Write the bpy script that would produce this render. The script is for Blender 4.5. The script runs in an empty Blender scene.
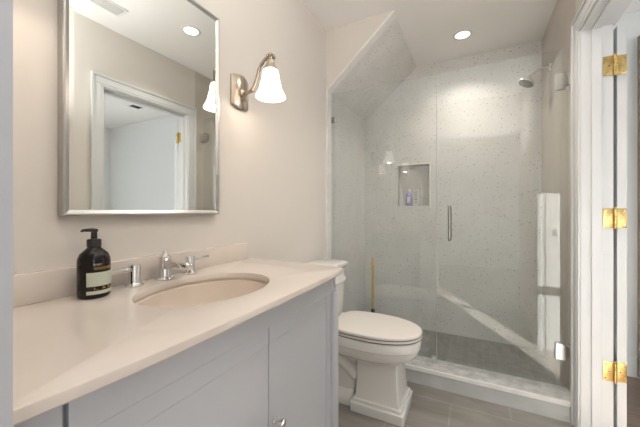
import bpy, bmesh, math, random
from mathutils import Vector, Matrix
R = math.radians
PI = math.pi
scene = bpy.context.scene
COL = scene.collection

# ------------------------------------------------------------------ camera
cam_data = bpy.data.cameras.new('camera')
cam = bpy.data.objects.new('camera', cam_data)
COL.objects.link(cam)
cam_data.sensor_width = 36.0
cam_data.lens = 299.2 / 640 * 36.0
cam_data.shift_y = -2.8 / 640
cam_data.clip_start = 0.02
cam.location = (1.0, 0.0, 1.133)
cam.rotation_euler = (R(90), 0, R(27.387))
scene.camera = cam

# ------------------------------------------------------------------ world, sun, exposure
world = bpy.data.worlds.new('world')
scene.world = world
world.use_nodes = True
bg = world.node_tree.nodes['Background']
bg.inputs[0].default_value = (0.86, 0.93, 1.0, 1)
bg.inputs[1].default_value = 2.5

SUN_H = Vector((-0.460, -0.888, 0)).normalized()
SUN_TAN = 0.47
sun_d = bpy.data.lights.new('sun', 'SUN')
sun_d.energy = 105.0
sun_d.angle = R(0.5)
sun_d.color = (1.0, 0.95, 0.88)
sun = bpy.data.objects.new('sun', sun_d)
COL.objects.link(sun)
sun.rotation_euler = Vector((SUN_H.x, SUN_H.y, -SUN_TAN)).to_track_quat('-Z', 'Y').to_euler()
sun.location = (3, 6, 4)

# fill lamp added above the camera, aimed up to brighten the ceiling
fl = bpy.data.lights.new('ceiling_fill', 'AREA'); fl.shape = 'DISK'; fl.size = 0.5; fl.energy = 20.0; fl.color = (1.0, 0.99, 0.98)
flo = bpy.data.objects.new('ceiling_fill', fl); COL.objects.link(flo); flo.location = (1.05, 0.36, 1.72); flo.rotation_euler = (R(180), 0, 0)

scene.view_settings.view_transform = 'Standard'
scene.view_settings.look = 'None'
scene.view_settings.gamma = 1.0
scene.view_settings.use_curve_mapping = False
scene.view_settings.exposure = -0.15
scene.cycles.max_bounces = 10
scene.cycles.diffuse_bounces = 5
scene.cycles.glossy_bounces = 6
scene.cycles.transparent_max_bounces = 12
scene.cycles.sample_clamp_indirect = 6
scene.cycles.caustics_reflective = False
scene.cycles.caustics_refractive = False
scene.cycles.use_denoising = True

SCONCE_W = 1.1       # bulb in each sconce
DOWN_W = 9.0         # each recessed lamp

# ------------------------------------------------------------------ main measures
W = 1.474            # width of the bathroom (x of the right wall)
H = 2.494            # ceiling
YF = 2.034           # front of the shower opening
YB = 2.936           # back wall of the shower
YG = 2.130           # shower glass
XS = 0.511           # where the sloped shower ceiling meets the flat one
ZS = 2.044           # where it meets the left wall
WT = 0.12            # thickness of the right wall
J1, J2 = 1.225, 1.946    # door jambs
ZO = 2.040           # door head
BX, BY = 4.40, 2.80  # far walls of the bedroom

# ------------------------------------------------------------------ materials
def nodes(m):
    m.use_nodes = True
    nt = m.node_tree
    return nt, nt.nodes['Principled BSDF'], nt.nodes, nt.links

def mat(name, col, rough=0.5, metal=0.0, var=0.03, scale=6.0, spec=0.5, bump=0.0, coat=0.0):
    m = bpy.data.materials.new(name)
    nt, p, N, L = nodes(m)
    tc = N.new('ShaderNodeTexCoord')
    no = N.new('ShaderNodeTexNoise'); no.inputs['Scale'].default_value = scale
    no.inputs['Detail'].default_value = 4
    L.new(tc.outputs['Object'], no.inputs['Vector'])
    cr = N.new('ShaderNodeValToRGB')
    lo = [max(0, c * (1 - var)) for c in col] + [1]
    hi = [min(1, c * (1 + var)) for c in col] + [1]
    cr.color_ramp.elements[0].color = lo; cr.color_ramp.elements[0].position = 0.3
    cr.color_ramp.elements[1].color = hi; cr.color_ramp.elements[1].position = 0.7
    L.new(no.outputs['Fac'], cr.inputs[0]); L.new(cr.outputs[0], p.inputs['Base Color'])
    p.inputs['Roughness'].default_value = rough
    p.inputs['Metallic'].default_value = metal
    p.inputs['Specular IOR Level'].default_value = spec
    p.inputs['Coat Weight'].default_value = coat
    if bump:
        b = N.new('ShaderNodeBump'); b.inputs['Strength'].default_value = bump; b.inputs['Distance'].default_value = 0.002
        n2 = N.new('ShaderNodeTexNoise'); n2.inputs['Scale'].default_value = 220
        L.new(tc.outputs['Object'], n2.inputs['Vector'])
        L.new(n2.outputs['Fac'], b.inputs['Height']); L.new(b.outputs[0], p.inputs['Normal'])
    return m

def emit(name, col, s):
    m = bpy.data.materials.new(name); m.use_nodes = True
    nt = m.node_tree; nt.nodes.clear()
    e = nt.nodes.new('ShaderNodeEmission'); o = nt.nodes.new('ShaderNodeOutputMaterial')
    e.inputs[0].default_value = (*col, 1); e.inputs[1].default_value = s
    nt.links.new(e.outputs[0], o.inputs[0])
    return m

def glass(name, tint, ior=1.5, rough=0.0, boost=1.0):
    m = bpy.data.materials.new(name); m.use_nodes = True
    nt = m.node_tree; N = nt.nodes; L = nt.links; N.clear()
    t = N.new('ShaderNodeBsdfTransparent'); t.inputs[0].default_value = (*tint, 1)
    g = N.new('ShaderNodeBsdfGlossy'); g.inputs['Roughness'].default_value = rough
    f = N.new('ShaderNodeFresnel'); f.inputs[0].default_value = ior
    mu = N.new('ShaderNodeMath'); mu.operation = 'MULTIPLY'; mu.inputs[1].default_value = boost; mu.use_clamp = True
    ge = N.new('ShaderNodeNewGeometry')          # same reflectance on entering and leaving the pane
    e1 = N.new('ShaderNodeMath'); e1.operation = 'MULTIPLY_ADD'; e1.inputs[1].default_value = -2.0; e1.inputs[2].default_value = 1.0
    e2 = N.new('ShaderNodeMath'); e2.operation = 'POWER'; e2.inputs[0].default_value = ior
    L.new(ge.outputs['Backfacing'], e1.inputs[0]); L.new(e1.outputs[0], e2.inputs[1]); L.new(e2.outputs[0], f.inputs[0])
    mx = N.new('ShaderNodeMixShader'); o = N.new('ShaderNodeOutputMaterial')
    L.new(f.outputs[0], mu.inputs[0]); L.new(mu.outputs[0], mx.inputs[0])
    L.new(t.outputs[0], mx.inputs[1]); L.new(g.outputs[0], mx.inputs[2]); L.new(mx.outputs[0], o.inputs[0])
    return m

def brick_mat(name, c1, c2, mortar, bw, bh, ms, off=0.5, rot=0.0, loc=(0, 0, 0), rough=0.4, vein=0.25, nscale=3.0, stretch=(1, 1, 1)):
    m = bpy.data.materials.new(name)
    nt, p, N, L = nodes(m)
    tc = N.new('ShaderNodeTexCoord')
    mp = N.new('ShaderNodeMapping'); mp.inputs['Rotation'].default_value = (0, 0, rot); mp.inputs['Location'].default_value = loc
    L.new(tc.outputs['Object'], mp.inputs['Vector'])
    b = N.new('ShaderNodeTexBrick'); b.offset = off; b.squash = 1
    b.inputs['Scale'].default_value = 1.0
    b.inputs['Brick Width'].default_value = bw; b.inputs['Row Height'].default_value = bh
    b.inputs['Mortar Size'].default_value = ms; b.inputs['Mortar Smooth'].default_value = 0.1
    b.inputs['Color1'].default_value = (*c1, 1); b.inputs['Color2'].default_value = (*c2, 1); b.inputs['Mortar'].default_value = (*mortar, 1)
    L.new(mp.outputs[0], b.inputs['Vector'])
    mp2 = N.new('ShaderNodeMapping'); mp2.inputs['Scale'].default_value = stretch
    L.new(tc.outputs['Object'], mp2.inputs['Vector'])
    no = N.new('ShaderNodeTexNoise'); no.inputs['Scale'].default_value = nscale; no.inputs['Detail'].default_value = 6
    no.inputs['Distortion'].default_value = 1.2
    L.new(mp2.outputs[0], no.inputs['Vector'])
    cr = N.new('ShaderNodeValToRGB')
    cr.color_ramp.elements[0].color = (1 - vein, 1 - vein, 1 - vein, 1); cr.color_ramp.elements[0].position = 0.3
    cr.color_ramp.elements[1].color = (1, 1, 1, 1); cr.color_ramp.elements[1].position = 0.7
    L.new(no.outputs['Fac'], cr.inputs[0])
    mx = N.new('ShaderNodeMix'); mx.data_type = 'RGBA'; mx.blend_type = 'MULTIPLY'; mx.inputs[0].default_value = 1.0
    L.new(b.outputs['Color'], mx.inputs[6]); L.new(cr.outputs[0], mx.inputs[7])
    L.new(mx.outputs[2], p.inputs['Base Color'])
    p.inputs['Roughness'].default_value = rough
    bu = N.new('ShaderNodeBump'); bu.inputs['Strength'].default_value = 0.3; bu.inputs['Distance'].default_value = 0.002; bu.invert = True
    L.new(b.outputs['Fac'], bu.inputs['Height']); L.new(bu.outputs[0], p.inputs['Normal'])
    return m

def terrazzo(name, base, rough=0.3):
    """pale stone with scattered dark and grey flecks"""
    m = bpy.data.materials.new(name)
    nt, p, N, L = nodes(m)
    tc = N.new('ShaderNodeTexCoord')
    no = N.new('ShaderNodeTexNoise'); no.inputs['Scale'].default_value = 5; no.inputs['Detail'].default_value = 6
    L.new(tc.outputs['Object'], no.inputs['Vector'])
    cr = N.new('ShaderNodeValToRGB')
    cr.color_ramp.elements[0].position = 0.35; cr.color_ramp.elements[0].color = (*[c * 0.93 for c in base], 1)
    cr.color_ramp.elements[1].position = 0.65; cr.color_ramp.elements[1].color = (*base, 1)
    L.new(no.outputs['Fac'], cr.inputs[0])
    cur = cr.outputs[0]
    for scale, rad, pick, col in ((30, 0.14, 0.52, (0.44, 0.42, 0.39)), (40, 0.15, 0.68, (0.22, 0.21, 0.20)), (22, 0.09, 0.62, (0.17, 0.16, 0.16)), (55, 0.22, 0.50, (0.62, 0.60, 0.575))):
        v = N.new('ShaderNodeTexVoronoi'); v.inputs['Scale'].default_value = scale
        L.new(tc.outputs['Object'], v.inputs['Vector'])
        a = N.new('ShaderNodeMath'); a.operation = 'LESS_THAN'; a.inputs[1].default_value = rad
        L.new(v.outputs['Distance'], a.inputs[0])
        sp = N.new('ShaderNodeSeparateColor'); L.new(v.outputs['Color'], sp.inputs[0])
        g = N.new('ShaderNodeMath'); g.operation = 'GREATER_THAN'; g.inputs[1].default_value = pick
        L.new(sp.outputs[0], g.inputs[0])
        mu = N.new('ShaderNodeMath'); mu.operation = 'MULTIPLY'
        L.new(a.outputs[0], mu.inputs[0]); L.new(g.outputs[0], mu.inputs[1])
        mx = N.new('ShaderNodeMix'); mx.data_type = 'RGBA'
        L.new(mu.outputs[0], mx.inputs[0]); L.new(cur, mx.inputs[6]); mx.inputs[7].default_value = (*col, 1)
        cur = mx.outputs[2]
    L.new(cur, p.inputs['Base Color'])
    p.inputs['Roughness'].default_value = rough
    return m

M = {}
M['paint'] = mat('beige wall paint', (0.73, 0.69, 0.64), 0.75, var=0.012, scale=1.2, spec=0.25, bump=0.04)
M['stone_plain'] = mat('beige stone slab', (0.58, 0.53, 0.47), 0.35, var=0.05, scale=5)
M['paint_blue'] = mat('pale grey bedroom paint', (0.74, 0.76, 0.76), 0.8, var=0.01, scale=1.0, spec=0.2)
M['ceiling'] = mat('ceiling paint', (0.92, 0.91, 0.89), 0.85, var=0.01, scale=1.0, spec=0.2)
M['trim'] = mat('white trim paint', (0.70, 0.715, 0.72), 0.35, var=0.01)
M['cabinet'] = mat('pale grey cabinet paint', (0.50, 0.52, 0.565), 0.38, var=0.012, scale=2)
M['counter'] = mat('cream stone countertop', (0.715, 0.65, 0.59), 0.22, var=0.03, scale=4)
M['porcelain'] = mat('glossy white porcelain', (0.80, 0.79, 0.76), 0.12, var=0.005, coat=0.4)
M['basin'] = mat('cream porcelain basin', (0.78, 0.69, 0.60), 0.12, var=0.005, coat=0.4)
M['seat'] = mat('white plastic toilet seat', (0.78, 0.74, 0.70), 0.25, var=0.005)
M['chrome'] = mat('polished chrome', (0.80, 0.80, 0.80), 0.08, metal=1.0, var=0.01)
M['steel'] = mat('brushed steel', (0.62, 0.61, 0.59), 0.28, metal=1.0, var=0.04, scale=40)
M['dark_steel'] = mat('satin dark steel', (0.30, 0.29, 0.27), 0.3, metal=1.0, var=0.04, scale=40)
M['nickel'] = mat('warm polished nickel', (0.50, 0.43, 0.35), 0.25, metal=1.0, var=0.06, scale=30)
M['brass'] = mat('polished brass', (0.52, 0.38, 0.15), 0.35, metal=1.0, var=0.2, scale=60)
M['dark'] = mat('dark shadow gap filler', (0.04, 0.04, 0.04), 0.8, var=0.05)
M['silver'] = mat('brushed silver frame', (0.52, 0.515, 0.50), 0.32, metal=1.0, var=0.02, scale=50)
M['mirror'] = mat('mirror silvering', (0.86, 0.88, 0.86), 0.0, metal=1.0, var=0.0)
M['bottle'] = mat('dark amber bottle glass', (0.007, 0.004, 0.003), 0.08, var=0.1, spec=0.35)
M['black_plastic'] = mat('black plastic', (0.012, 0.012, 0.012), 0.35, var=0.1)
M['label'] = mat('pale green paper label', (0.52, 0.56, 0.46), 0.6, var=0.04, scale=30)
M['gold_print'] = mat('gold print', (0.50, 0.28, 0.07), 0.4, var=0.15, scale=90)
M['white_print'] = mat('grey print', (0.45, 0.43, 0.42), 0.5, var=0.05)
M['rubber'] = mat('black rubber', (0.02, 0.022, 0.02), 0.55, var=0.1)
M['wood'] = mat('yellow varnished wood', (0.66, 0.45, 0.17), 0.4, var=0.10, scale=14)
M['lavender'] = mat('lavender plastic', (0.42, 0.36, 0.66), 0.3, var=0.03)
M['white_plastic'] = mat('white plastic', (0.80, 0.79, 0.78), 0.35, var=0.01)
M['gap_shade'] = mat('dark grey gap shade', (0.15, 0.15, 0.15), 0.5, var=0.02)  # dark tone that imitates shade in the toilet seat gaps
M['curtain'] = mat('brown linen curtain', (0.40, 0.32, 0.26), 0.9, var=0.08, scale=50)
M['floor'] = brick_mat('grey brown porcelain floor tile', (0.285, 0.262, 0.238), (0.255, 0.235, 0.215), (0.34, 0.325, 0.30), 0.60, 0.30, 0.0035, loc=(0.325, -0.11, 0), rough=0.35, vein=0.34, nscale=2.6, stretch=(1, 3.2, 1))
M['bed_floor'] = brick_mat('brown plank floor', (0.17, 0.115, 0.085), (0.14, 0.095, 0.07), (0.05, 0.035, 0.03), 1.2, 0.12, 0.002, rough=0.4, vein=0.3, nscale=5, stretch=(1, 8, 1))
M['shower_floor'] = brick_mat('grey green shower floor tile', (0.225, 0.23, 0.215), (0.30, 0.30, 0.28), (0.31, 0.31, 0.29), 0.15, 0.048, 0.0028, rot=R(90), rough=0.4, vein=0.25, nscale=14)
M['shower_wall'] = terrazzo('flecked pale stone', (0.79, 0.785, 0.77))
M['marble'] = mat('pale grey stone slab', (0.50, 0.505, 0.49), 0.25, var=0.10, scale=7)
M['curb_top'] = mat('mottled grey stone', (0.56, 0.565, 0.56), 0.3, var=0.22, scale=22)
M['trim_stone'] = mat('white stone edging', (0.82, 0.81, 0.785), 0.3, var=0.06, scale=12)
M['glass'] = glass('shower glass', (0.962, 0.978, 0.977), boost=1.45)
M['window_glass'] = glass('window glass', (0.96, 0.97, 0.97))
M['shade'] = emit('lit opal glass', (1.0, 0.88, 0.78), 2.6)
M['bulb'] = emit('lamp bulb', (1.0, 0.85, 0.66), 8.0)
M['lens'] = emit('lit downlight lens', (1.0, 0.92, 0.80), 6.0)
M['vent'] = mat('grey vent metal', (0.42, 0.42, 0.42), 0.5, var=0.03)

# ------------------------------------------------------------------ mesh helpers
class MB:
    def __init__(self): self.bm = bmesh.new()
    def _bev(self, geom_verts, w, seg):
        if w <= 0: return
        edges = list({e for v in geom_verts for e in v.link_edges})
        bmesh.ops.bevel(self.bm, geom=edges, offset=w, segments=seg, profile=0.5, affect='EDGES')
    def box(self, x0, x1, y0, y1, z0, z1, bev=0.0, seg=2):
        r = bmesh.ops.create_cube(self.bm, size=1.0)
        for v in r['verts']:
            v.co = Vector(((x0 + x1) / 2 + v.co.x * (x1 - x0), (y0 + y1) / 2 + v.co.y * (y1 - y0), (z0 + z1) / 2 + v.co.z * (z1 - z0)))
        self._bev(r['verts'], bev, seg)
        return self
    def prism(self, pts, a, b, axis='y', bev=0.0):
        """polygon extruded from a to b; pts are the other two coordinates in x,y,z order"""
        def mk(p, t):
            if axis == 'x': return Vector((t, p[0], p[1]))
            if axis == 'y': return Vector((p[0], t, p[1]))
            return Vector((p[0], p[1], t))
        lo = [self.bm.verts.new(mk(p, a)) for p in pts]; hi = [self.bm.verts.new(mk(p, b)) for p in pts]
        n = len(pts)
        self.bm.faces.new(lo); self.bm.faces.new(hi[::-1])
        for i in range(n): self.bm.faces.new((lo[i], lo[(i + 1) % n], hi[(i + 1) % n], hi[i]))
        self._bev(lo + hi, bev, 2)
        return self
    def loops(self, rings, cap0=True, cap1=True, closed=False):
        vr = [[self.bm.verts.new(p) for p in r] for r in rings]
        n = len(vr[0])
        k = len(vr)
        for a in range(k if closed else k - 1):
            A, B = vr[a], vr[(a + 1) % k]
            for i in range(n): self.bm.faces.new((A[i], A[(i + 1) % n], B[(i + 1) % n], B[i]))
        if cap0 and not closed: self.bm.faces.new(vr[0][::-1])
        if cap1 and not closed: self.bm.faces.new(vr[-1])
        return self
    def lathe(self, prof, c=(0, 0, 0), axis=Vector((0, 0, 1)), seg=32, cap=True, sx=1.0, sy=1.0):
        q = Vector((0, 0, 1)).rotation_difference(Vector(axis).normalized())
        rings = []
        for r, z in prof:
            r = max(r, 0.0002)
            rings.append([q @ Vector((math.cos(2 * PI * i / seg) * r * sx, math.sin(2 * PI * i / seg) * r * sy, z)) + Vector(c) for i in range(seg)])
        return self.loops(rings, cap, cap)
    def tube(self, pts, rad, seg=12):
        pts = [Vector(p) for p in pts]
        if not isinstance(rad, (list, tuple)): rad = [rad] * len(pts)
        rings = []; up = None
        for i, p in enumerate(pts):
            d = (pts[min(i + 1, len(pts) - 1)] - pts[max(i - 1, 0)]).normalized()
            if up is None:
                up = Vector((0, 0, 1)) if abs(d.z) < 0.9 else Vector((1, 0, 0))
            s = d.cross(up).normalized(); up = s.cross(d).normalized()
            rings.append([p + (s * math.cos(2 * PI * k / seg) + up * math.sin(2 * PI * k / seg)) * rad[i] for k in range(seg)])
        return self.loops(rings)
    def build(self, name, m, parent=None, smooth=None, loc=None):
        bmesh.ops.recalc_face_normals(self.bm, faces=self.bm.faces)
        me = bpy.data.meshes.new(name); self.bm.to_mesh(me); self.bm.free()
        if smooth is not None:
            for p in me.polygons: p.use_smooth = True
            me.set_sharp_from_angle(angle=R(smooth))
        o = bpy.data.objects.new(name, me); COL.objects.link(o)
        me.materials.append(m)
        if loc is not None: o.location = loc
        if parent: o.parent = parent
        return o

def spline(pts, n=8):
    P = [Vector(p) for p in pts]; out = []
    for i in range(len(P) - 1):
        a = P[max(i - 1, 0)]; b = P[i]; c = P[i + 1]; d = P[min(i + 2, len(P) - 1)]
        for k in range(n):
            t = k / n
            out.append(0.5 * ((2 * b) + (c - a) * t + (2 * a - 5 * b + 4 * c - d) * t * t + (-a + 3 * b - 3 * c + d) * t ** 3))
    out.append(P[-1]); return out

def thing(name, label, cat, loc=(0, 0, 0), rz=0.0, group=None):
    o = bpy.data.objects.new(name, None); COL.objects.link(o)
    o.empty_display_size = 0.1
    o.location = loc; o.rotation_euler = (0, 0, rz); o['label'] = label; o['category'] = cat
    if group: o['group'] = group
    return o
def tag(o, label, cat, group=None):
    o['label'] = label; o['category'] = cat
    if group: o['group'] = group
    return o
def struct(o):
    o['kind'] = 'structure'; return o
def copy_tree(o, parent=None):
    c = o.copy(); COL.objects.link(c)
    if parent: c.parent = parent
    for ch in [x for x in bpy.data.objects if x.parent == o]: copy_tree(ch, c)
    return c

# ------------------------------------------------------------------ the setting
# floors
struct(MB().box(-0.12, W + WT, -0.02, YF + 0.02, -0.1, 0.0).build('floor', M['floor']))
struct(MB().box(-0.12, W + WT, YF + 0.02, YB + 0.15, -0.1, 0.02).build('floor_shower', M['shower_floor']))
struct(MB().box(W + WT, BX + 0.12, -2.6, BY + 0.12, -0.1, 0.0).box(-0.12, W + WT, -2.6, -0.02, -0.1, 0.0).build('floor_bedroom', M['bed_floor']))
# ceilings
struct(MB().box(-0.12, W + 0.06, -0.08, YB + 0.12, H, H + 0.1).build('ceiling', M['ceiling']))
struct(MB().box(W + 0.06, BX + 0.12, -2.6, BY + 0.12, H, H + 0.1).box(-0.12, W + 0.06, -2.6, -0.08, H, H + 0.1).build('ceiling_bedroom', M['ceiling']))
# left wall: painted, then stone in the shower
struct(MB().box(-0.12, 0, -0.02, YF, 0, H).build('wall_left', M['paint']))
struct(MB().box(-0.12, 0.0, YF, YB + 0.12, 0, H).build('wall_left_shower', M['shower_wall']))
# back wall with a niche
nx0, nx1, nz0, nz1 = 0.338, 0.622, 1.180, 1.568
bw = MB()
for a in ((0.0, nx0, 0, H), (nx1, W, 0, H), (nx0, nx1, 0, nz0), (nx0, nx1, nz1, H)):
    bw.box(a[0], a[1], YB, YB + 0.12, a[2], a[3])
bw.box(nx0 - 0.02, nx1 + 0.02, YB + 0.09, YB + 0.12, nz0 - 0.02, nz1 + 0.02)
struct(bw.build('wall_back', M['shower_wall']))
nt_ = MB(); e = 0.012
for a in ((nx0 - e, nx0, nz0 - e, nz1 + e), (nx1, nx1 + e, nz0 - e, nz1 + e), (nx0, nx1, nz0 - e, nz0), (nx0, nx1, nz1, nz1 + e)):
    nt_.box(a[0], a[1], YB - 0.004, YB + 0.02, a[2], a[3], 0.001)
struct(nt_.build('trim_1', M['trim_stone']))
# right wall: painted with the door opening; stone in the shower
rw = MB()
rw.box(W, W + WT, -0.02, J1 - 0.018, 0, H).box(W, W + WT, J2 + 0.018, YF, 0, H).box(W, W + WT, J1 - 0.018, J2 + 0.018, ZO + 0.018, H)
struct(rw.build('wall_right', M['paint']))
struct(MB().box(W, W + WT - 0.02, YF, YB + 0.12, 0, H).build('wall_right_shower', M['stone_plain']))
# bedroom face of the right wall
bf = MB()
bf.box(W + WT, W + WT + 0.004, -0.02, J1 - 0.09, 0, H).box(W + WT, W + WT + 0.004, J2 + 0.003, BY, 0, H).box(W + WT, W + WT + 0.004, J1 - 0.09, J2 + 0.003, ZO + 0.09, H)
struct(bf.build('wall_bedroom_left', M['paint_blue']))
# near wall, in whose doorway one stands
struct(MB().box(0, 0.545, -0.02, 0.133, 0, H).box(0.545, W, -0.02, 0.133, 2.08, H).build('wall_near', M['paint']))
struct(MB().box(0.545, 0.56, -0.03, 0.1335, 0, 2.065).box(0.545, W, -0.03, 0.1335, 2.065, 2.08).build('trim_2', M['cabinet']))
# soffit over the sloped part of the shower and the slope itself
struct(MB().prism([(0, ZS), (XS, H), (0, H)], YF, YF + 0.012).build('wall_soffit', M['paint']))
struct(MB().prism([(0, ZS), (XS, H), (0, H)], YF + 0.012, YB).build('ceiling_slope', M['shower_wall']))
# stone edging up the left side of the shower opening and along the slope
sl = (Vector((XS, 0, H)) - Vector((0, 0, ZS))).normalized(); nrm = Vector((sl.z, 0, -sl.x)) * 0.012
struct(MB().prism([(0, 0.0), (0.012, 0.0), (0.012, ZS + 0.005 - 0.008), (XS + nrm.x, H + nrm.z), (XS - 0.004, H + 0.0), (0, ZS)], YF - 0.006, YF + 0.062, bev=0.0015).build('trim_3', M['trim_stone']))
# curb
struct(MB().box(0.0, W, YF, YF + 0.15, 0.0, 0.088).build('trim_4', M['marble']))
struct(MB().box(0.0, W, YF + 0.006, YF + 0.160, 0.088, 0.112, 0.002).build('trim_10', M['curb_top']))
struct(MB().box(0.0, W, YF - 0.008, YF + 0.006, 0.086, 0.1125, 0.003).build('trim_5', M['trim_stone']))
# bathroom baseboards
struct(MB().box(W - 0.014, W, 0.134, J1 - 0.10, 0, 0.13, 0.003).build('baseboard_right', M['trim']))
struct(MB().box(0, 0.014, 1.16, YF - 0.008, 0, 0.13, 0.003).build('baseboard_left', M['trim']))

# door 1: jamb, stop, casing, folded back slab with brass hinges
jam = MB()
jam.box(W - 0.001, W + WT + 0.001, J1 - 0.018, J1, 0, ZO + 0.018).box(W - 0.001, W + WT + 0.001, J2, J2 + 0.018, 0, ZO + 0.018)
jam.box(W - 0.001, W + WT + 0.001, J1, J2, ZO, ZO + 0.018)
jam.box(W + 0.040, W + 0.078, J1, J1 + 0.011, 0, ZO, 0.002).box(W + 0.040, W + 0.078, J2 - 0.011, J2, 0, ZO, 0.002).box(W + 0.040, W + 0.078, J1 + 0.011, J2 - 0.011, ZO - 0.011, ZO, 0.002)
struct(jam.build('trim_6', M['trim']))
def casing(xf, s):
    """door casing with a bead and back band; xf wall face, s outward direction"""
    m = MB(); cw = 0.088
    for (a, b, t) in ((0.006, 0.022, 0.011), (0.022, cw - 0.018, 0.014), (cw - 0.018, cw, 0.022)):
        x0, x1 = sorted((xf, xf + s * t))
        m.box(x0, x1, J1 - b, J1 - a, 0, ZO + a, 0.002)
        m.box(x0, x1, J2 + a, J2 + b, 0, ZO + a, 0.002)
        m.box(x0, x1, J1 - b, J2 + b, ZO + a, ZO + b, 0.002)
    return m
c1 = casing(W, -1)
struct(c1.build('trim_7', M['trim']))
c2 = MB()
x0, x1 = W + WT, W + WT + 0.016
c2.box(x0, x1, J1 - 0.09, J1 - 0.006, 0, ZO + 0.006, 0.002).box(x0, x1, J1 - 0.09, J2 + 0.09, ZO + 0.006, ZO + 0.09, 0.002)
struct(c2.build('trim_8', M['trim']))
door = thing('door_1', 'white', 'door', (W + WT, J2, 0)); del door['label']; del door['category']; struct(door)
struct_door = MB().box(0.020, 0.055, 0.012, 0.715, 0.012, ZO - 0.004, 0.0015).build('slab', M['trim'], door)
for hz in (0.350, 1.097, 1.840):
    h = MB()
    h.box(-0.036, 0.004, -0.0035, -0.0005, hz - 0.047, hz + 0.047, 0.0005)
    h.box(0.020, 0.054, 0.0085, 0.0115, hz - 0.047, hz + 0.047, 0.0005)
    h.box(0.007, 0.020, 0.0000, 0.0115, hz - 0.047, hz + 0.047, 0.0005)
    for k in range(5):
        z0 = hz - 0.047 + k * 0.0188
        h.lathe([(0.0066, z0 + 0.0006), (0.0070, z0 + 0.0014), (0.0070, z0 + 0.0174), (0.0066, z0 + 0.0182)], (0.0075, -0.006, 0), seg=14)
    h.lathe([(0.0035, hz + 0.047), (0.006, hz + 0.049), (0.005, hz + 0.053), (0.001, hz + 0.055)], (0.0075, -0.006, 0), seg=14)
    h.lathe([(0.001, hz - 0.055), (0.005, hz - 0.053), (0.006, hz - 0.049), (0.0035, hz - 0.047)], (0.0075, -0.006, 0), seg=14)
    ho = h.build('hinge', M['brass'], door, 40)
    s = MB()
    for (sx, yy) in ((-0.026, -0.0035), (-0.013, -0.0035), (0.032, 0.0085), (0.045, 0.0085)):
        for dz in ((-0.033, 0.033) if sx in (-0.026, 0.045) else (0.0,)):
            s.lathe([(0.0042, 0), (0.0040, 0.0008), (0.001, 0.0006)], (sx, yy, hz + dz), axis=(0, -1, 0), seg=10)
    s.build('screw', M['nickel'], ho, 40)['label'] = 'darker screws set in the brass leaf'
strike = MB().box(W + 0.082, W + 0.112, J1, J1 + 0.0018, 0.925, 0.985, 0.0004).box(W + 0.09, W + 0.104, J1 + 0.0018, J1 + 0.0028, 0.94, 0.97)
struct(strike.build('trim_9', M['dark_steel']))

# bedroom walls with a sash window in the wall the sun comes through
wins = ((2.03, 2.80, 0.50, 2.17),)
xs = [W + WT, wins[0][0], wins[0][1], BX + 0.12]
bb = MB()
for k in (0, 2): bb.box(xs[k], xs[k + 1], BY, BY + 0.12, 0, H)
for w_ in wins: bb.box(w_[0], w_[1], BY, BY + 0.12, 0, w_[2]).box(w_[0], w_[1], BY, BY + 0.12, w_[3], H)
struct(bb.build('wall_bedroom_back', M['paint_blue']))
# unseen window openings added in side and rear walls to let in fill daylight
struct(MB().box(BX, BX + 0.12, -2.6, -1.9, 0, H).box(BX, BX + 0.12, 1.6, BY, 0, H).box(BX, BX + 0.12, -1.9, 1.6, 0, 0.5).box(BX, BX + 0.12, -1.9, 1.6, 2.3, H).build('wall_bedroom_right', M['paint_blue']))
struct(MB().box(-0.24, 3.3, -2.72, -2.6, 0, H).box(4.1, BX + 0.12, -2.72, -2.6, 0, H).box(3.3, 4.1, -2.72, -2.6, 0, 0.5).box(3.3, 4.1, -2.72, -2.6, 2.3, H).build('wall_bedroom_near', M['paint_blue']))
def portal(loc, rot, sx, sy):
    ld = bpy.data.lights.new('portal', 'AREA'); ld.shape = 'RECTANGLE'; ld.size = sx; ld.size_y = sy; ld.cycles.is_portal = True
    lo = bpy.data.objects.new('portal', ld); COL.objects.link(lo); lo.location = loc; lo.rotation_euler = rot
portal((BX + 0.06, -0.15, 1.4), (0, R(90), 0), 1.8, 3.5)
portal((3.7, -2.66, 1.4), (R(90), 0, 0), 0.8, 1.8)
portal((2.42, BY + 0.06, 1.33), (R(-90), 0, 0), 0.8, 1.7)
struct(MB().box(-0.24, -0.12, -2.6, -0.02, 0, H).build('wall_bedroom_far_left', M['paint_blue']))
for k, w_ in enumerate(wins):
    wd = thing('window_%d' % (k + 1), '', 'window', (w_[0], BY, w_[2])); del wd['label']; del wd['category']; struct(wd)
    ww, wh = w_[1] - w_[0], w_[3] - w_[2]; mz = 1.34 - w_[2]
    f = MB()
    f.box(0, 0.004, 0.02, 0.10, 0, wh).box(ww - 0.004, ww, 0.02, 0.10, 0, wh).box(0.004, ww - 0.004, 0.02, 0.10, 0, 0.02).box(0.004, ww - 0.004, 0.02, 0.10, wh - 0.004, wh)
    f.box(0.004, ww - 0.004, 0.04, 0.08, mz - 0.026, mz + 0.026)
    f.build('window_frame', M['trim'], wd)
    MB().box(0.004, ww - 0.004, 0.055, 0.060, 0.02, wh - 0.004).build('pane', M['window_glass'], wd)
struct(MB().box(W + WT + 0.06, BX, BY - 0.014, BY, 0, 0.14, 0.003).build('baseboard_bedroom', M['trim']))
# curtain hanging beside the window
cu = MB(); n = 26
front = [(1.968 + 0.062 * i / n, BY - 0.045 + 0.012 * math.sin(i * 1.5)) for i in range(n + 1)]
cx_ = [(x, y - 0.0025) for x, y in front] + [(x, y + 0.0025) for x, y in front[::-1]]
cu.prism(cx_, 0.02, 2.30, axis='z')

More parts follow.
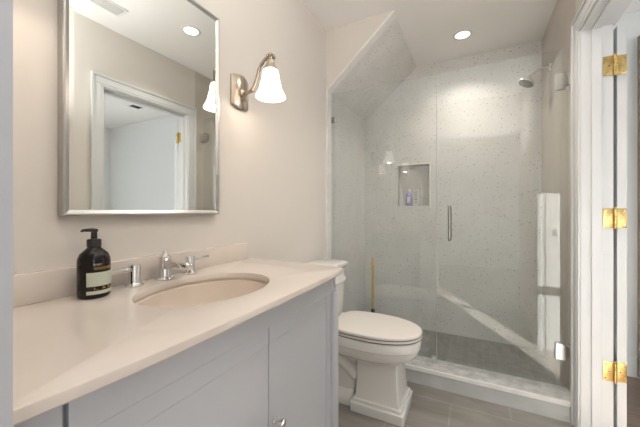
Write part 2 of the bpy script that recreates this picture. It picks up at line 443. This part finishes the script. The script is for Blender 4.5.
# ------------------------------------------------------------------ vanity
van = thing('vanity_cabinet', 'pale grey two door bathroom vanity cabinet under the cream countertop', 'cabinet', (0.0, 0.10, 0.0))
V0, V1 = 0.034, 1.015      # along y inside the thing
XF = 0.482               # face frame
b = MB()
b.box(0.001, XF, V0 + 0.005, V1 - 0.004, 0.09, 0.70, 0.001)
for q_ in ((0.001, XF, V0 + 0.005, V0 + 0.024), (0.001, XF, V1 - 0.023, V1 - 0.004), (XF - 0.02, XF, V0 + 0.024, V1 - 0.023), (0.001, 0.02, V0 + 0.024, V1 - 0.023)): b.box(*q_, 0.70, 0.8795)
b.box(0.001, XF - 0.06, V0 + 0.005, V1 - 0.004, 0.0, 0.09)
b.build('body', M['cabinet'], van)
def post(yc, r, pr=0.030):
    p = MB()
    p.box(XF - 0.002, XF + 0.016, yc - r + 0.004, yc + r - 0.004, 0.815, 0.8795, 0.001)
    p.box(XF - 0.02, XF + pr, yc - r, yc + r, 0.075, 0.812, 0.010, 4)
    p.box(XF - 0.03, XF + 0.030, yc - r - 0.004, yc + r + 0.004, 0.0, 0.075, 0.004)
    return p
post(V0 + 0.038, 0.034, 0.0175).build('post', M['cabinet'], van, 40)
post(V1 - 0.028, 0.024).build('post', M['cabinet'], van, 40)
def slab_front(name, y0, y1, z0, z1, x1):
    d = MB(); s = 0.012
    d.box(XF + 0.0005, x1, y0, y1, z0, z1, 0.0004, 1)
    return d.build(name, M['cabinet'], van)
def knob(o, x1, ky, kz):
    k = MB()
    k.lathe([(0.010, 0), (0.010, 0.003), (0.005, 0.005), (0.0045, 0.016), (0.009, 0.020), (0.0125, 0.026), (0.011, 0.032), (0.001, 0.034)], (x1, ky, kz), axis=(1, 0, 0), seg=20)
    k.build('knob', M['chrome'], o, 40)['label'] = 'small chrome knob'
SEAM = 0.566
y_l, y_r = V0 + 0.076, V1 - 0.092
slab_front('apron', y_l, V1 - 0.006, 0.8102, 0.879, XF + 0.0135)
slab_front('rail', y_l, SEAM + 0.0005, 0.7662, 0.8100, XF + 0.0134)
slab_front('rail', SEAM + 0.0035, y_r, 0.7662, 0.8100, XF + 0.0134)
slab_front('stile', y_r + 0.005, V1 - 0.006, 0.09, 0.8100, XF + 0.0134)
dl = slab_front('door', y_l, SEAM - 0.0015, 0.10, 0.7660, XF + 0.0135)
dr = slab_front('door', SEAM + 0.0015, y_r, 0.10, 0.7660, XF + 0.0135)
knob(dl, XF + 0.0135, SEAM - 0.028, 0.540); knob(dr, XF + 0.0135, SEAM + 0.028, 0.540)

# countertop with an oval cut-out
ctop = thing('countertop', 'cream stone bathroom countertop with low backsplash on the grey vanity', 'countertop', (0.0, 0.10, 0.866))
SX, SY = 0.268, 0.665; RX, RY = 0.165, 0.212
Y0, Y1, XC = 0.135, 1.148, 0.538
N_ = 96
def rect_pt(a, x0, x1, y0, y1):
    dx, dy = math.cos(a), math.sin(a); t = 1e9
    if dx > 1e-9: t = min(t, (x1 - SX) / dx)
    if dx < -1e-9: t = min(t, (x0 - SX) / dx)
    if dy > 1e-9: t = min(t, (y1 - SY) / dy)
    if dy < -1e-9: t = min(t, (y0 - SY) / dy)
    return SX + dx * t, SY + dy * t
angs = sorted([2 * PI * i / N_ for i in range(N_)] + [math.atan2(y - SY, x - SX) % (2 * PI) for x in (0, XC) for y in (Y0, Y1)])
zt, zb = 0.900, 0.880
def oval(k, z, ex=0.0): return [Vector((SX + (RX + ex) * k * math.cos(a), SY + (RY + ex) * k * math.sin(a), z)) for a in angs]
def oval_a(ex, z):
    out = []
    for a in angs:
        t = math.atan2(math.sin(a) / RY, math.cos(a) / RX)
        out.append(Vector((SX + (RX + ex) * math.cos(t), SY + (RY + ex) * math.sin(t), z)))
    return out
def rect(i, z):
    out = []
    for a in angs:
        x, y = rect_pt(a, 0, XC, Y0, Y1)
        u = abs((y - 0.63) / 0.53)
        xf = XC - 0.024 * min(u, 1) ** 4          # gently bowed front
        if y > Y1 - 0.02: xf -= 0.02 - math.sqrt(max(0, 0.02 ** 2 - (y - Y1 + 0.02) ** 2))
        out.append(Vector((x * (xf - i) / XC, min(y, Y1 - i), z)))
    return out
ct = MB()
rings = [oval_a(0, zb), oval_a(0, zt - 0.004), oval_a(0.0015, zt - 0.001), oval_a(0.005, zt),
         rect(0.006, zt), rect(0.0018, zt - 0.0018), rect(0.0, zt - 0.006), rect(0.0, zb + 0.003), rect(0.003, zb)]
ct.loops(rings, closed=True)
ct.build('slab', M['counter'], ctop, 30).location = (0, -0.10, -0.866)
bs = MB().box(0.0, 0.020, Y0, 1.136, zt, 0.978, 0.0035)
bs.build('backsplash', M['counter'], ctop, 40).location = (0, -0.10, -0.866)
# basin
bas = thing('sink_basin', 'oval cream undermount sink basin set in the countertop', 'sink', (SX, SY, 0.74))
prof = [(1.04, 0.8795), (1.04, 0.872), (1.0, 0.868), (0.99, 0.84), (0.95, 0.80), (0.86, 0.765), (0.68, 0.742), (0.42, 0.732), (0.13, 0.728)]
def ov(k, z): return [Vector((RX * k * math.cos(2 * PI * i / 64), RY * k * math.sin(2 * PI * i / 64), z - 0.74)) for i in range(64)]
inner = [ov(k, z) for k, z in prof]
outer = [ov(k + 0.05, z - 0.012) for k, z in prof[::-1]]
outer[-1] = ov(1.09, 0.8795)
bb_ = MB(); bb_.loops(inner + outer, closed=False, cap0=False, cap1=False)
bb_.build('bowl', M['basin'], bas, 50)
MB().lathe([(0.002, 0.0005), (0.012, 0.001), (0.014, 0.003), (0.024, 0.003), (0.027, 0.0), (0.027, -0.012)][::-1], (0, 0, -0.0095), seg=28).build('drain', M['chrome'], bas, 40)['label'] = 'chrome drain'

# faucet
fa = thing('faucet', 'chrome widespread faucet with spout between two lever handles behind the sink', 'faucet', (0.062, 0.662, zt))
s = MB()
s.lathe([(0.029, 0), (0.029, 0.005), (0.026, 0.008), (0.021, 0.010), (0.0195, 0.013), (0.0195, 0.070), (0.021, 0.073), (0.021, 0.077), (0.012, 0.085), (0.006, 0.088), (0.005, 0.092), (0.0065, 0.096), (0.005, 0.101), (0.001, 0.103)], seg=28)
s.prism([(0.0, 0.067), (0.05, 0.066), (0.118, 0.064), (0.124, 0.060), (0.124, 0.046), (0.112, 0.040), (0.05, 0.038), (0.0, 0.038)], -0.014, 0.014, bev=0.003)
s.lathe([(0.0095, 0.026), (0.0095, 0.050)], (0.117, 0, 0.008), seg=18)
s.build('spout', M['chrome'], fa, 35)
for dy in (-0.102, 0.102):
    h = MB(); sg = 1 if dy > 0 else -1
    h.lathe([(0.026, 0), (0.026, 0.004), (0.022, 0.007), (0.0185, 0.009), (0.0170, 0.012), (0.0170, 0.062), (0.0155, 0.066), (0.001, 0.068)], (0, dy, 0), seg=28)
    ho = h.build('handle', M['chrome'], fa, 35)
    l = MB()
    l.box(-0.009, 0.009, min(dy + sg * 0.010, dy + sg * 0.082), max(dy + sg * 0.010, dy + sg * 0.082), 0.046, 0.060, 0.0035)
    l.build('lever', M['chrome'], ho, 35)

# soap bottle
so = thing('soap_dispenser', 'dark amber pump bottle with pale green label on the countertop', 'soap dispenser', (0.080, 0.440, zt), R(0))
BR = 0.0375
MB().lathe([(0.031, 0.0), (0.0355, 0.002), (BR, 0.008), (BR, 0.096), (0.0362, 0.106), (0.032, 0.117), (0.023, 0.126), (0.0175, 0.131), (0.0155, 0.134), (0.0155, 0.140)], seg=40).build('bottle', M['bottle'], so, 50)
pm = MB()
pm.lathe([(0.0165, 0.136), (0.0165, 0.153), (0.015, 0.156), (0.0075, 0.157), (0.007, 0.175), (0.009, 0.176), (0.009, 0.183), (0.002, 0.1845)], seg=24)
pm.tube([(0, 0, 0.180), (-0.004, -0.008, 0.1805), (-0.010, -0.022, 0.180), (-0.011, -0.026, 0.177)], [0.0055, 0.005, 0.004, 0.003], 10)
pm.build('pump', M['black_plastic'], so, 40)
AC = math.atan2(0 - 0.440, 1.0 - 0.080) + R(33)      # middle of the label, turned a little away from the viewer
def band(z0, z1, r, a0, a1, n=30):
    m = MB(); t = 0.0006
    ring = []
    o_ = [(math.cos(AC + a0 + (a1 - a0) * i / n), math.sin(AC + a0 + (a1 - a0) * i / n)) for i in range(n + 1)]
    pts = [(c * (r + t), s_ * (r + t)) for c, s_ in o_] + [(c * (r - t), s_ * (r - t)) for c, s_ in o_[::-1]]
    m.prism(pts, z0, z1, axis='z'); return m
def wrap_text(txt, z, h, a, r, m, parent, width=None):
    cu_ = bpy.data.curves.new('print', 'FONT'); cu_.body = txt; cu_.size = 1; cu_.align_x = 'CENTER'; cu_.resolution_u = 2
    to = bpy.data.objects.new('print', cu_); COL.objects.link(to)
    dg = bpy.context.evaluated_depsgraph_get(); dg.update()
    me = bpy.data.meshes.new_from_object(to.evaluated_get(dg))
    bpy.data.objects.remove(to)
    xs_ = [v.co.x for v in me.vertices]; w0 = max(xs_) - min(xs_); k = (width / w0) if width else h
    for v in me.vertices:
        ang = AC + a + v.co.x * k / r; zz = z + v.co.y * h / 0.72
        v.co = (math.cos(ang) * r, math.sin(ang) * r, zz)
    me.materials.append(m)
    o = bpy.data.objects.new('print', me); COL.objects.link(o); o.parent = parent
    return o
lab = band(0.034, 0.070, BR + 0.0007, R(-58), R(64)).build('label', M['label'], so); lab['label'] = 'pale green label band'
lab2 = band(0.013, 0.022, BR + 0.0007, R(-58), R(64)).build('label', M['label'], so); lab2['label'] = 'narrow pale green lower label band'
wrap_text('BABY', 0.0885, 0.0055, R(-20), BR + 0.0008, M['white_print'], so, 0.020)
wrap_text('GOODNESS', 0.0775, 0.0075, R(2), BR + 0.0008, M['gold_print'], so, 0.046)
wrap_text('L. & S.', 0.0255, 0.0068, R(0), BR + 0.0008, M['gold_print'], so, 0.044)
for k, zz in enumerate((0.060, 0.053, 0.046, 0.039)):
    wrap_text('eeee eeee eee'[:13 - k], zz, 0.0022, R(0), BR + 0.0017, M['vent'], lab, 0.038)

# ------------------------------------------------------------------ mirror
mi = thing('wall_mirror', 'large rectangular mirror with thin silver frame above the sink', 'mirror', (0.0, 0.391, 1.119))
MW, MH = 0.548, 0.835
f = MB(); fw = 0.016; dp = 0.030
def frame_ring(i, x): return [Vector((x, i, i)), Vector((x, MW - i, i)), Vector((x, MW - i, MH - i)), Vector((x, i, MH - i))]
f.loops([frame_ring(0, 0.0), frame_ring(0.0, dp - 0.002), frame_ring(0.002, dp), frame_ring(0.006, dp), frame_ring(fw, dp - 0.006), frame_ring(fw, 0.0)], closed=True)
f.build('frame', M['silver'], mi)
g = MB(); i0 = fw; be = 0.012
g.loops([frame_ring(i0, 0.004), frame_ring(i0, 0.0222), frame_ring(i0 + be, 0.0228)])
g.build('mirror_glass', M['mirror'], mi)

# ------------------------------------------------------------------ sconces
def make_sconce(loc, label):
    t = thing('wall_sconce', label, 'wall lamp', loc, 0, 'sconces beside the mirror')
    p = MB(); n = 14
    pts = []
    for k in range(n + 1):
        u = -1 + 2 * k / n
        pts.append((0.008 + 0.016 * (1 - u * u), u * 0.058))
    poly = [(0.0, -0.058)] + pts + [(0.0, 0.058)]
    # gently curved plate with slightly arched top and bottom
    rings = []
    for z, sc in ((-0.080, 0.90), (-0.078, 0.97), (-0.070, 1.0), (0.070, 1.0), (0.078, 0.97), (0.080, 0.90)):
        rings.append([Vector((x * (1 if sc > 0.98 else 0.8), y * sc, z - (0.008 * (y / 0.058) ** 2 * (1 if z > 0 else -1)))) for x, y in poly])
    p.loops(rings)
    p.lathe([(0.022, 0.0), (0.020, 0.006), (0.012, 0.010), (0.008, 0.016)], (0.022, 0, 0.0), axis=(1, 0, 0), seg=24)
    p.build('backplate', M['nickel'], t, 40)
    a = MB()
    path = spline([(0.030, 0, 0.000), (0.055, 0, -0.008), (0.085, 0, 0.006), (0.108, 0, 0.048), (0.124, 0, 0.095), (0.158, 0, 0.128), (0.184, 0, 0.132), (0.195, 0, 0.108)], 6)
    a.tube(path, [0.0065 + 0.002 * math.sin(i * 0.9) ** 2 for i in range(len(path))], 12)
    a.tube(spline([(0.036, 0, 0.0), (0.050, 0, -0.026), (0.044, 0, -0.046), (0.034, 0, -0.040)], 6), 0.004, 10)
    a.lathe([(0.001, 0.0), (0.010, 0.006), (0.012, 0.014), (0.007, 0.022), (0.001, 0.026)], (0.082, 0, -0.012), seg=16)
    a.build('arm', M['nickel'], t, 50)
    c = MB()
    c.lathe([(0.031, 0.066), (0.034, 0.071), (0.032, 0.077), (0.024, 0.086), (0.017, 0.104), (0.017, 0.113), (0.012, 0.120), (0.014, 0.126), (0.010, 0.134), (0.013, 0.140), (0.006, 0.148), (0.001, 0.150)], (0.186, 0, 0), seg=24)
    for k in range(6):
        an = k * PI / 3
        c.lathe([(0.001, -0.008), (0.006, -0.003), (0.007, 0.003), (0.001, 0.009)], (0.186 + 0.017 * math.cos(an), 0.017 * math.sin(an), 0.130), seg=8)
    c.build('finial', M['nickel'], t, 50)
    s_ = MB()
    op = [(0.028, 0.074), (0.034, 0.068), (0.037, 0.056), (0.039, 0.036), (0.045, 0.012), (0.051, -0.014), (0.060, -0.033), (0.066, -0.045), (0.068, -0.052)]
    s_.lathe([(r, z) for r, z in op] + [(r - 0.003, z) for r, z in op[::-1]], (0.186, 0, 0), seg=40, cap=False)
    s_.build('lamp_shade', M['shade'], t, 60)
    MB().lathe([(0.010, 0.068), (0.012, 0.050), (0.024, 0.020), (0.027, 0.0), (0.022, -0.018), (0.010, -0.027), (0.001, -0.029)], (0.186, 0, 0), seg=24).build('bulb', M['bulb'], t, 60)
    return t
SZ = 1.693
sc1 = make_sconce((0, 1.090, SZ), 'nickel wall sconce with white bell shade between the mirror and the shower')
sc2 = copy_tree(sc1)
sc2.location = (0, 0.240, SZ); sc2['label'] = 'nickel wall sconce left of the mirror, seen only as reflection in shower glass'
for y in (1.090, 0.240):
    ld = bpy.data.lights.new('sconce_light', 'POINT'); ld.energy = SCONCE_W; ld.shadow_soft_size = 0.014; ld.color = (1.0, 0.84, 0.68)
    lo = bpy.data.objects.new('sconce_light', ld); COL.objects.link(lo); lo.location = (0.186, y, SZ - 0.046)

# ------------------------------------------------------------------ ceiling fittings
def downlight(x, y, label, watts=DOWN_W):
    t = thing('recessed_light', label, 'ceiling light', (x, y, H), 0, 'recessed ceiling lights')
    MB().lathe([(0.050, -0.001), (0.052, -0.006), (0.064, -0.005), (0.068, 0.0)], seg=36, cap=False).build('trim_ring', M['white_plastic'], t, 50)
    MB().lathe([(0.001, -0.0035), (0.051, -0.003), (0.051, -0.0005), (0.001, -0.0003)], seg=36, cap=False).build('lens', M['lens'], t)
    ld = bpy.data.lights.new('downlight', 'AREA'); ld.shape = 'DISK'; ld.size = 0.10; ld.energy = watts; ld.color = (1.0, 0.90, 0.79); ld.spread = R(120)
    lo = bpy.data.objects.new('downlight', ld); COL.objects.link(lo); lo.location = (x, y, H - 0.008)
    return t
downlight(0.914, 2.56, 'lit round recessed light in the shower ceiling', 5.0)
downlight(0.95, 1.56, 'lit round recessed light seen in the mirror, above the floor before the toilet', 6.0)
def vent(x, y, lx, ly, label, n):
    t = thing('ceiling_vent', label, 'vent', (x, y, H))
    f = MB()
    f.box(-lx / 2, lx / 2, -ly / 2, -ly / 2 + 0.015, -0.008, 0, 0.001).box(-lx / 2, lx / 2, ly / 2 - 0.015, ly / 2, -0.008, 0, 0.001)
    f.box(-lx / 2, -lx / 2 + 0.015, -ly / 2 + 0.015, ly / 2 - 0.015, -0.008, 0, 0.001).box(lx / 2 - 0.015, lx / 2, -ly / 2 + 0.015, ly / 2 - 0.015, -0.008, 0, 0.001)
    f.build('frame', M['white_plastic'], t)
    MB().box(-lx / 2 + 0.015, lx / 2 - 0.015, -ly / 2 + 0.015, ly / 2 - 0.015, -0.0015, 0).build('backing', M['vent'], t)
    s_ = MB()
    for k in range(n):
        x_ = -lx / 2 + 0.02 + (lx - 0.04) * (k + 0.5) / n
        s_.box(x_ - 0.003, x_ + 0.003, -ly / 2 + 0.015, ly / 2 - 0.015, -0.007, -0.0015)
    s_.build('slats', M['white_plastic'] if n > 4 else M['black_plastic'], t)
vent(1.20, 1.06, 0.12, 0.30, 'pale slatted vent in the bathroom ceiling, seen in the mirror', 6)
vent(2.98, 2.36, 0.14, 0.16, 'dark grey vent in the bedroom ceiling, seen through the doorway in the mirror', 4)

# ------------------------------------------------------------------ toilet
TY = 1.725
to = thing('toilet', 'white two piece toilet with squared pedestal between vanity and shower', 'toilet', (0.0, TY, 0.0))
def D(cx0, x1, hw, z, n=48, p=2.3, back=0.0):
    """plan outline of the bowl: squarish at the back, elongated at the front"""
    pts = []
    for i in range(n):
        a = 2 * PI * i / n
        c, s_ = math.cos(a), math.sin(a)
        if c >= 0: x = cx0 + (x1 - cx0) * abs(c) ** (2 / 2.1)
        else: x = cx0 - (cx0 - back) * abs(c) ** (2 / 4.0)
        e_ = 2 / 2.1 if c >= 0 else 2 / 3.6
        y = hw * (1 if s_ >= 0 else -1) * abs(s_) ** e_
        pts.append(Vector((x, y, z)))
    return pts
tank = MB()
def rr(x0, x1, hw, z, r=0.02, k=5):
    pts = []
    for (cx0, cy0, a0) in ((x1 - r, hw - r, 0), (x0 + r, hw - r, 90), (x0 + r, -hw + r, 180), (x1 - r, -hw + r, 270)):
        for i in range(k + 1):
            a = R(a0 + 90 * i / k); pts.append(Vector((cx0 + r * math.cos(a), cy0 + r * math.sin(a), z)))
    return pts
tank.loops([rr(0.03, 0.200, 0.135, 0.44), rr(0.025, 0.205, 0.145, 0.455), rr(0.022, 0.212, 0.152, 0.56), rr(0.022, 0.214, 0.154, 0.655),
            rr(0.021, 0.228, 0.162, 0.668), rr(0.021, 0.228, 0.162, 0.680), rr(0.022, 0.216, 0.154, 0.700), rr(0.022, 0.216, 0.154, 0.752)])
tank.build('tank', M['porcelain'], to, 40)
lid = MB()
lid.loops([rr(0.020, 0.222, 0.158, 0.752, 0.014), rr(0.018, 0.228, 0.161, 0.758, 0.014), rr(0.016, 0.236, 0.164, 0.772, 0.012), rr(0.016, 0.241, 0.166, 0.774, 0.010), rr(0.016, 0.241, 0.166, 0.788, 0.010), rr(0.018, 0.238, 0.164, 0.792, 0.010), rr(0.04, 0.215, 0.145, 0.797, 0.010)])
lid.build('tank_lid', M['porcelain'], to, 35)
bowl = MB()
bowl.loops([D(0.43, 0.630, 0.105, 0.285, back=0.24), D(0.44, 0.675, 0.135, 0.297, back=0.20), D(0.45, 0.708, 0.158, 0.318, back=0.14), D(0.46, 0.724, 0.169, 0.345, back=0.09), D(0.47, 0.728, 0.173, 0.366, back=0.06), D(0.47, 0.733, 0.178, 0.370, back=0.05),
            D(0.47, 0.737, 0.181, 0.407, back=0.045), D(0.47, 0.735, 0.179, 0.419, back=0.045), D(0.47, 0.728, 0.172, 0.425, back=0.05)])
bowl.build('bowl', M['porcelain'], to, 35)
ped = MB()
def pr(x0, x1, hw, z, r=0.010): return rr(x0, x1, hw, z, r, 4)
ped.loops([pr(0.366, 0.668, 0.138, 0.0), pr(0.366, 0.668, 0.138, 0.046), pr(0.367, 0.666, 0.136, 0.049), pr(0.378, 0.655, 0.127, 0.050), pr(0.378, 0.655, 0.127, 0.066), pr(0.380, 0.652, 0.125, 0.069),
           pr(0.390, 0.641, 0.116, 0.070), pr(0.392, 0.638, 0.114, 0.090), pr(0.396, 0.630, 0.110, 0.180), pr(0.398, 0.628, 0.108, 0.270), pr(0.392, 0.632, 0.110, 0.298), pr(0.36, 0.650, 0.118, 0.315)])
ped.build('pedestal', M['porcelain'], to, 22)
tr = MB()
tr.loops([rr(0.06, 0.37, 0.105, 0.0, 0.03), rr(0.06, 0.37, 0.105, 0.035, 0.03), rr(0.07, 0.37, 0.092, 0.055, 0.03), rr(0.08, 0.37, 0.068, 0.075, 0.03), rr(0.10, 0.38, 0.060, 0.16, 0.03), rr(0.08, 0.39, 0.066, 0.24, 0.03), rr(0.06, 0.40, 0.09, 0.32, 0.03)])
for sg in (-1, 1):
    tr.tube(spline([(0.38, sg * 0.040, 0.16), (0.30, sg * 0.052, 0.235), (0.22, sg * 0.056, 0.255), (0.16, sg * 0.054, 0.20), (0.14, sg * 0.050, 0.05)], 6), 0.044, 14)
tr.build('trapway', M['porcelain'], to, 40)
for sg in (-1, 1):
    MB().lathe([(0.014, 0.0), (0.014, 0.008), (0.010, 0.016), (0.001, 0.019)], (0.235, sg * 0.088, 0.037), seg=16).build('bolt_cap', M['white_plastic'], to, 50)
st = MB()
st.loops([D(0.46, 0.732, 0.176, 0.4275, back=0.245), D(0.46, 0.740, 0.183, 0.4305, back=0.24), D(0.46, 0.741, 0.184, 0.4385, back=0.24), D(0.46, 0.736, 0.180, 0.4435, back=0.245)])
st.build('seat', M['seat'], to, 40)
sl_ = MB()
sl_.loops([D(0.46, 0.728, 0.172, 0.4440, back=0.238), D(0.46, 0.740, 0.183, 0.4480, back=0.230), D(0.46, 0.741, 0.184, 0.4585, back=0.230), D(0.46, 0.735, 0.179, 0.4645, back=0.235), D(0.46, 0.66, 0.130, 0.4690, back=0.27), D(0.46, 0.54, 0.05, 0.4705, back=0.38)])
sl_.build('seat_lid', M['seat'], to, 40)
gap = MB().loops([D(0.46, 0.7385, 0.1815, 0.4245, back=0.25), D(0.46, 0.7385, 0.1815, 0.4285, back=0.25)])  # dark strips added as the shade lines below seat and lid
gap.loops([D(0.46, 0.7400, 0.183, 0.4425, back=0.25), D(0.46, 0.7400, 0.183, 0.4455, back=0.25)])
gap.build('seat_gap_shade', M['gap_shade'], to)['label'] = 'dark grey strips standing in for gap shade under seat and lid'
for sg in (-1, 1):
    MB().lathe([(0.012, -0.022), (0.013, -0.018), (0.013, 0.018), (0.012, 0.022)], (0.232, sg * 0.072, 0.4525), axis=(0, 1, 0), seg=16).build('seat_hinge', M['seat'], to, 40)

# ------------------------------------------------------------------ shower glass and fittings
ZG = 2.046; ZC = 0.112; SEAMX = 0.773
sp_ = thing('shower_screen', 'fixed clear glass shower panel at left, above the toilet side of the curb', 'shower screen', (0.0, YG, ZC))
MB().box(0.004, SEAMX - 0.002, -0.005, 0.005, 0.001, ZG - ZC).build('glass', M['glass'], sp_)
for (x_, z_) in ((0.018, 1.843),):
    MB().box(0.0005, 0.038, -0.011, 0.011, z_ - ZC - 0.022, z_ - ZC + 0.022, 0.002).build('wall_clip', M['steel'], sp_)
MB().box(0.742, 0.769, -0.012, 0.012, 0.0005, 0.045, 0.002).build('floor_clip', M['chrome'], sp_)
MB().box(SEAMX - 0.002, SEAMX + 0.0015, -0.005, 0.005, 0.001, ZG - ZC).build('edge_seal', M['vent'], sp_)['label'] = 'thin grey edge seal'
sd = thing('shower_door', 'hinged clear glass shower door with bar handle at right', 'shower door', (W, YG, ZC))
DX = SEAMX + 0.003 - W
MB().box(DX, -0.010, -0.005, 0.005, 0.006, ZG - ZC).build('glass', M['glass'], sd)
for z_ in (1.862, 0.338):
    h = MB(); zz = z_ - ZC
    h.box(-0.006, -0.0005, -0.026, 0.026, zz - 0.045, zz + 0.045, 0.001)
    h.box(-0.022, -0.006, -0.012, 0.012, zz - 0.026, zz + 0.026, 0.001)
    h.box(-0.070, -0.020, -0.0135, -0.0052, zz - 0.045, zz + 0.045, 0.002).box(-0.070, -0.020, 0.0052, 0.0135, zz - 0.045, zz + 0.045, 0.002)
    h.build('hinge', M['steel'], sd)
h = MB()
hx = 0.853 - W
for sg in (-1, 1):
    h.tube(spline([(hx, sg * 0.006, 0.835), (hx, sg * 0.030, 0.832), (hx, sg * 0.040, 0.845), (hx, sg * 0.040, 0.940), (hx, sg * 0.040, 1.035), (hx, sg * 0.030, 1.048), (hx, sg * 0.006, 1.045)], 5), 0.0095, 12)
h.build('handle', M['dark_steel'], sd, 40)

sh = thing('wall_shower', 'chrome round shower head on a bent arm from the right wall', 'shower head', (W, 2.61, 2.141))
MB().lathe([(0.030, 0.0), (0.030, 0.004), (0.022, 0.010), (0.010, 0.014)], axis=(-1, 0, 0), seg=28).build('flange', M['chrome'], sh, 40)
MB().tube(spline([(-0.006, 0, 0), (-0.045, 0, 0.004), (-0.085, 0, -0.012), (-0.125, 0, -0.040)], 6), 0.0085, 14).build('arm', M['steel'], sh, 50)
hd = MB(); ax = Vector((-0.50, -0.15, -1.0)).normalized(); hc = Vector((-0.122, 0, -0.038))
hd.lathe([(0.010, -0.004), (0.015, 0.004), (0.014, 0.016), (0.020, 0.024), (0.040, 0.034), (0.052, 0.046), (0.054, 0.056), (0.052, 0.060)], hc, axis=ax, seg=36)
hdo = hd.build('head', M['steel'], sh, 40)
fc = MB().lathe([(0.049, 0.0600), (0.049, 0.0620), (0.001, 0.0640)], hc, axis=ax, seg=36)
q = Vector((0, 0, 1)).rotation_difference(ax)
for rr_, nn in ((0.012, 6), (0.025, 12), (0.038, 18)):
    for k in range(nn):
        a = 2 * PI * k / nn
        fc.lathe([(0.0018, 0), (0.0014, 0.0025)], hc + q @ Vector((rr_ * math.cos(a), rr_ * math.sin(a), 0.0628)), axis=ax, seg=6)
fc.build('spray_face', M['rubber'], hdo)['label'] = 'dark spray face'

# plunger at the back left corner of the shower
pl = thing('plunger', 'plunger with yellow wooden handle in the shower back corner', 'plunger', (0.125, 2.80, 0.02))
MB().lathe([(0.070, 0.0), (0.073, 0.004), (0.072, 0.012), (0.066, 0.035), (0.052, 0.060), (0.034, 0.078), (0.026, 0.088), (0.028, 0.096), (0.022, 0.104), (0.024, 0.112), (0.019, 0.150), (0.017, 0.168)], seg=32).build('rubber_cup', M['rubber'], pl, 50)
MB().lathe([(0.013, 0.150), (0.0135, 0.30), (0.0135, 0.645), (0.012, 0.657), (0.007, 0.664), (0.001, 0.666)], seg=20).build('handle', M['wood'], pl, 50)

# toiletries in the niche
lb = thing('shampoo_bottle', 'lavender bottle with white cap in the shower niche', 'bottle', (0.432, YB + 0.035, nz0))
MB().lathe([(0.022, 0), (0.026, 0.004), (0.027, 0.02), (0.027, 0.105), (0.024, 0.118), (0.014, 0.128), (0.011, 0.132)], seg=28, sx=1.05, sy=0.75).build('bottle', M['lavender'], lb, 50)
MB().lathe([(0.013, 0.128), (0.0135, 0.132), (0.0125, 0.160), (0.010, 0.163), (0.001, 0.164)], seg=20).build('cap', M['white_plastic'], lb, 50)
lbl = MB().box(-0.014, 0.014, -0.0215, -0.0195, 0.030, 0.085, 0.0003).build('label', M['white_plastic'], lb); lbl['label'] = 'white label'
wb = thing('lotion_box', 'upright white box with grey print beside the lavender bottle in the niche', 'box', (0.502, YB + 0.035, nz0), R(-12))
MB().box(-0.026, 0.026, -0.018, 0.018, 0, 0.155, 0.002).build('carton', M['white_plastic'], wb)
pr_ = MB()
for z_, w_ in ((0.035, 0.014), (0.06, 0.018), (0.078, 0.012), (0.104, 0.017), (0.128, 0.015)): pr_.box(-w_, w_, -0.0188, -0.0178, z_ - 0.004, z_ + 0.004)
pr_.build('print', M['vent'], wb)['label'] = 'grey printed lines'
cu_o = cu.build('curtain', M['curtain'], None, 40)
tag(cu_o, 'brown curtain hanging beside the bedroom window, at the right edge', 'curtain')
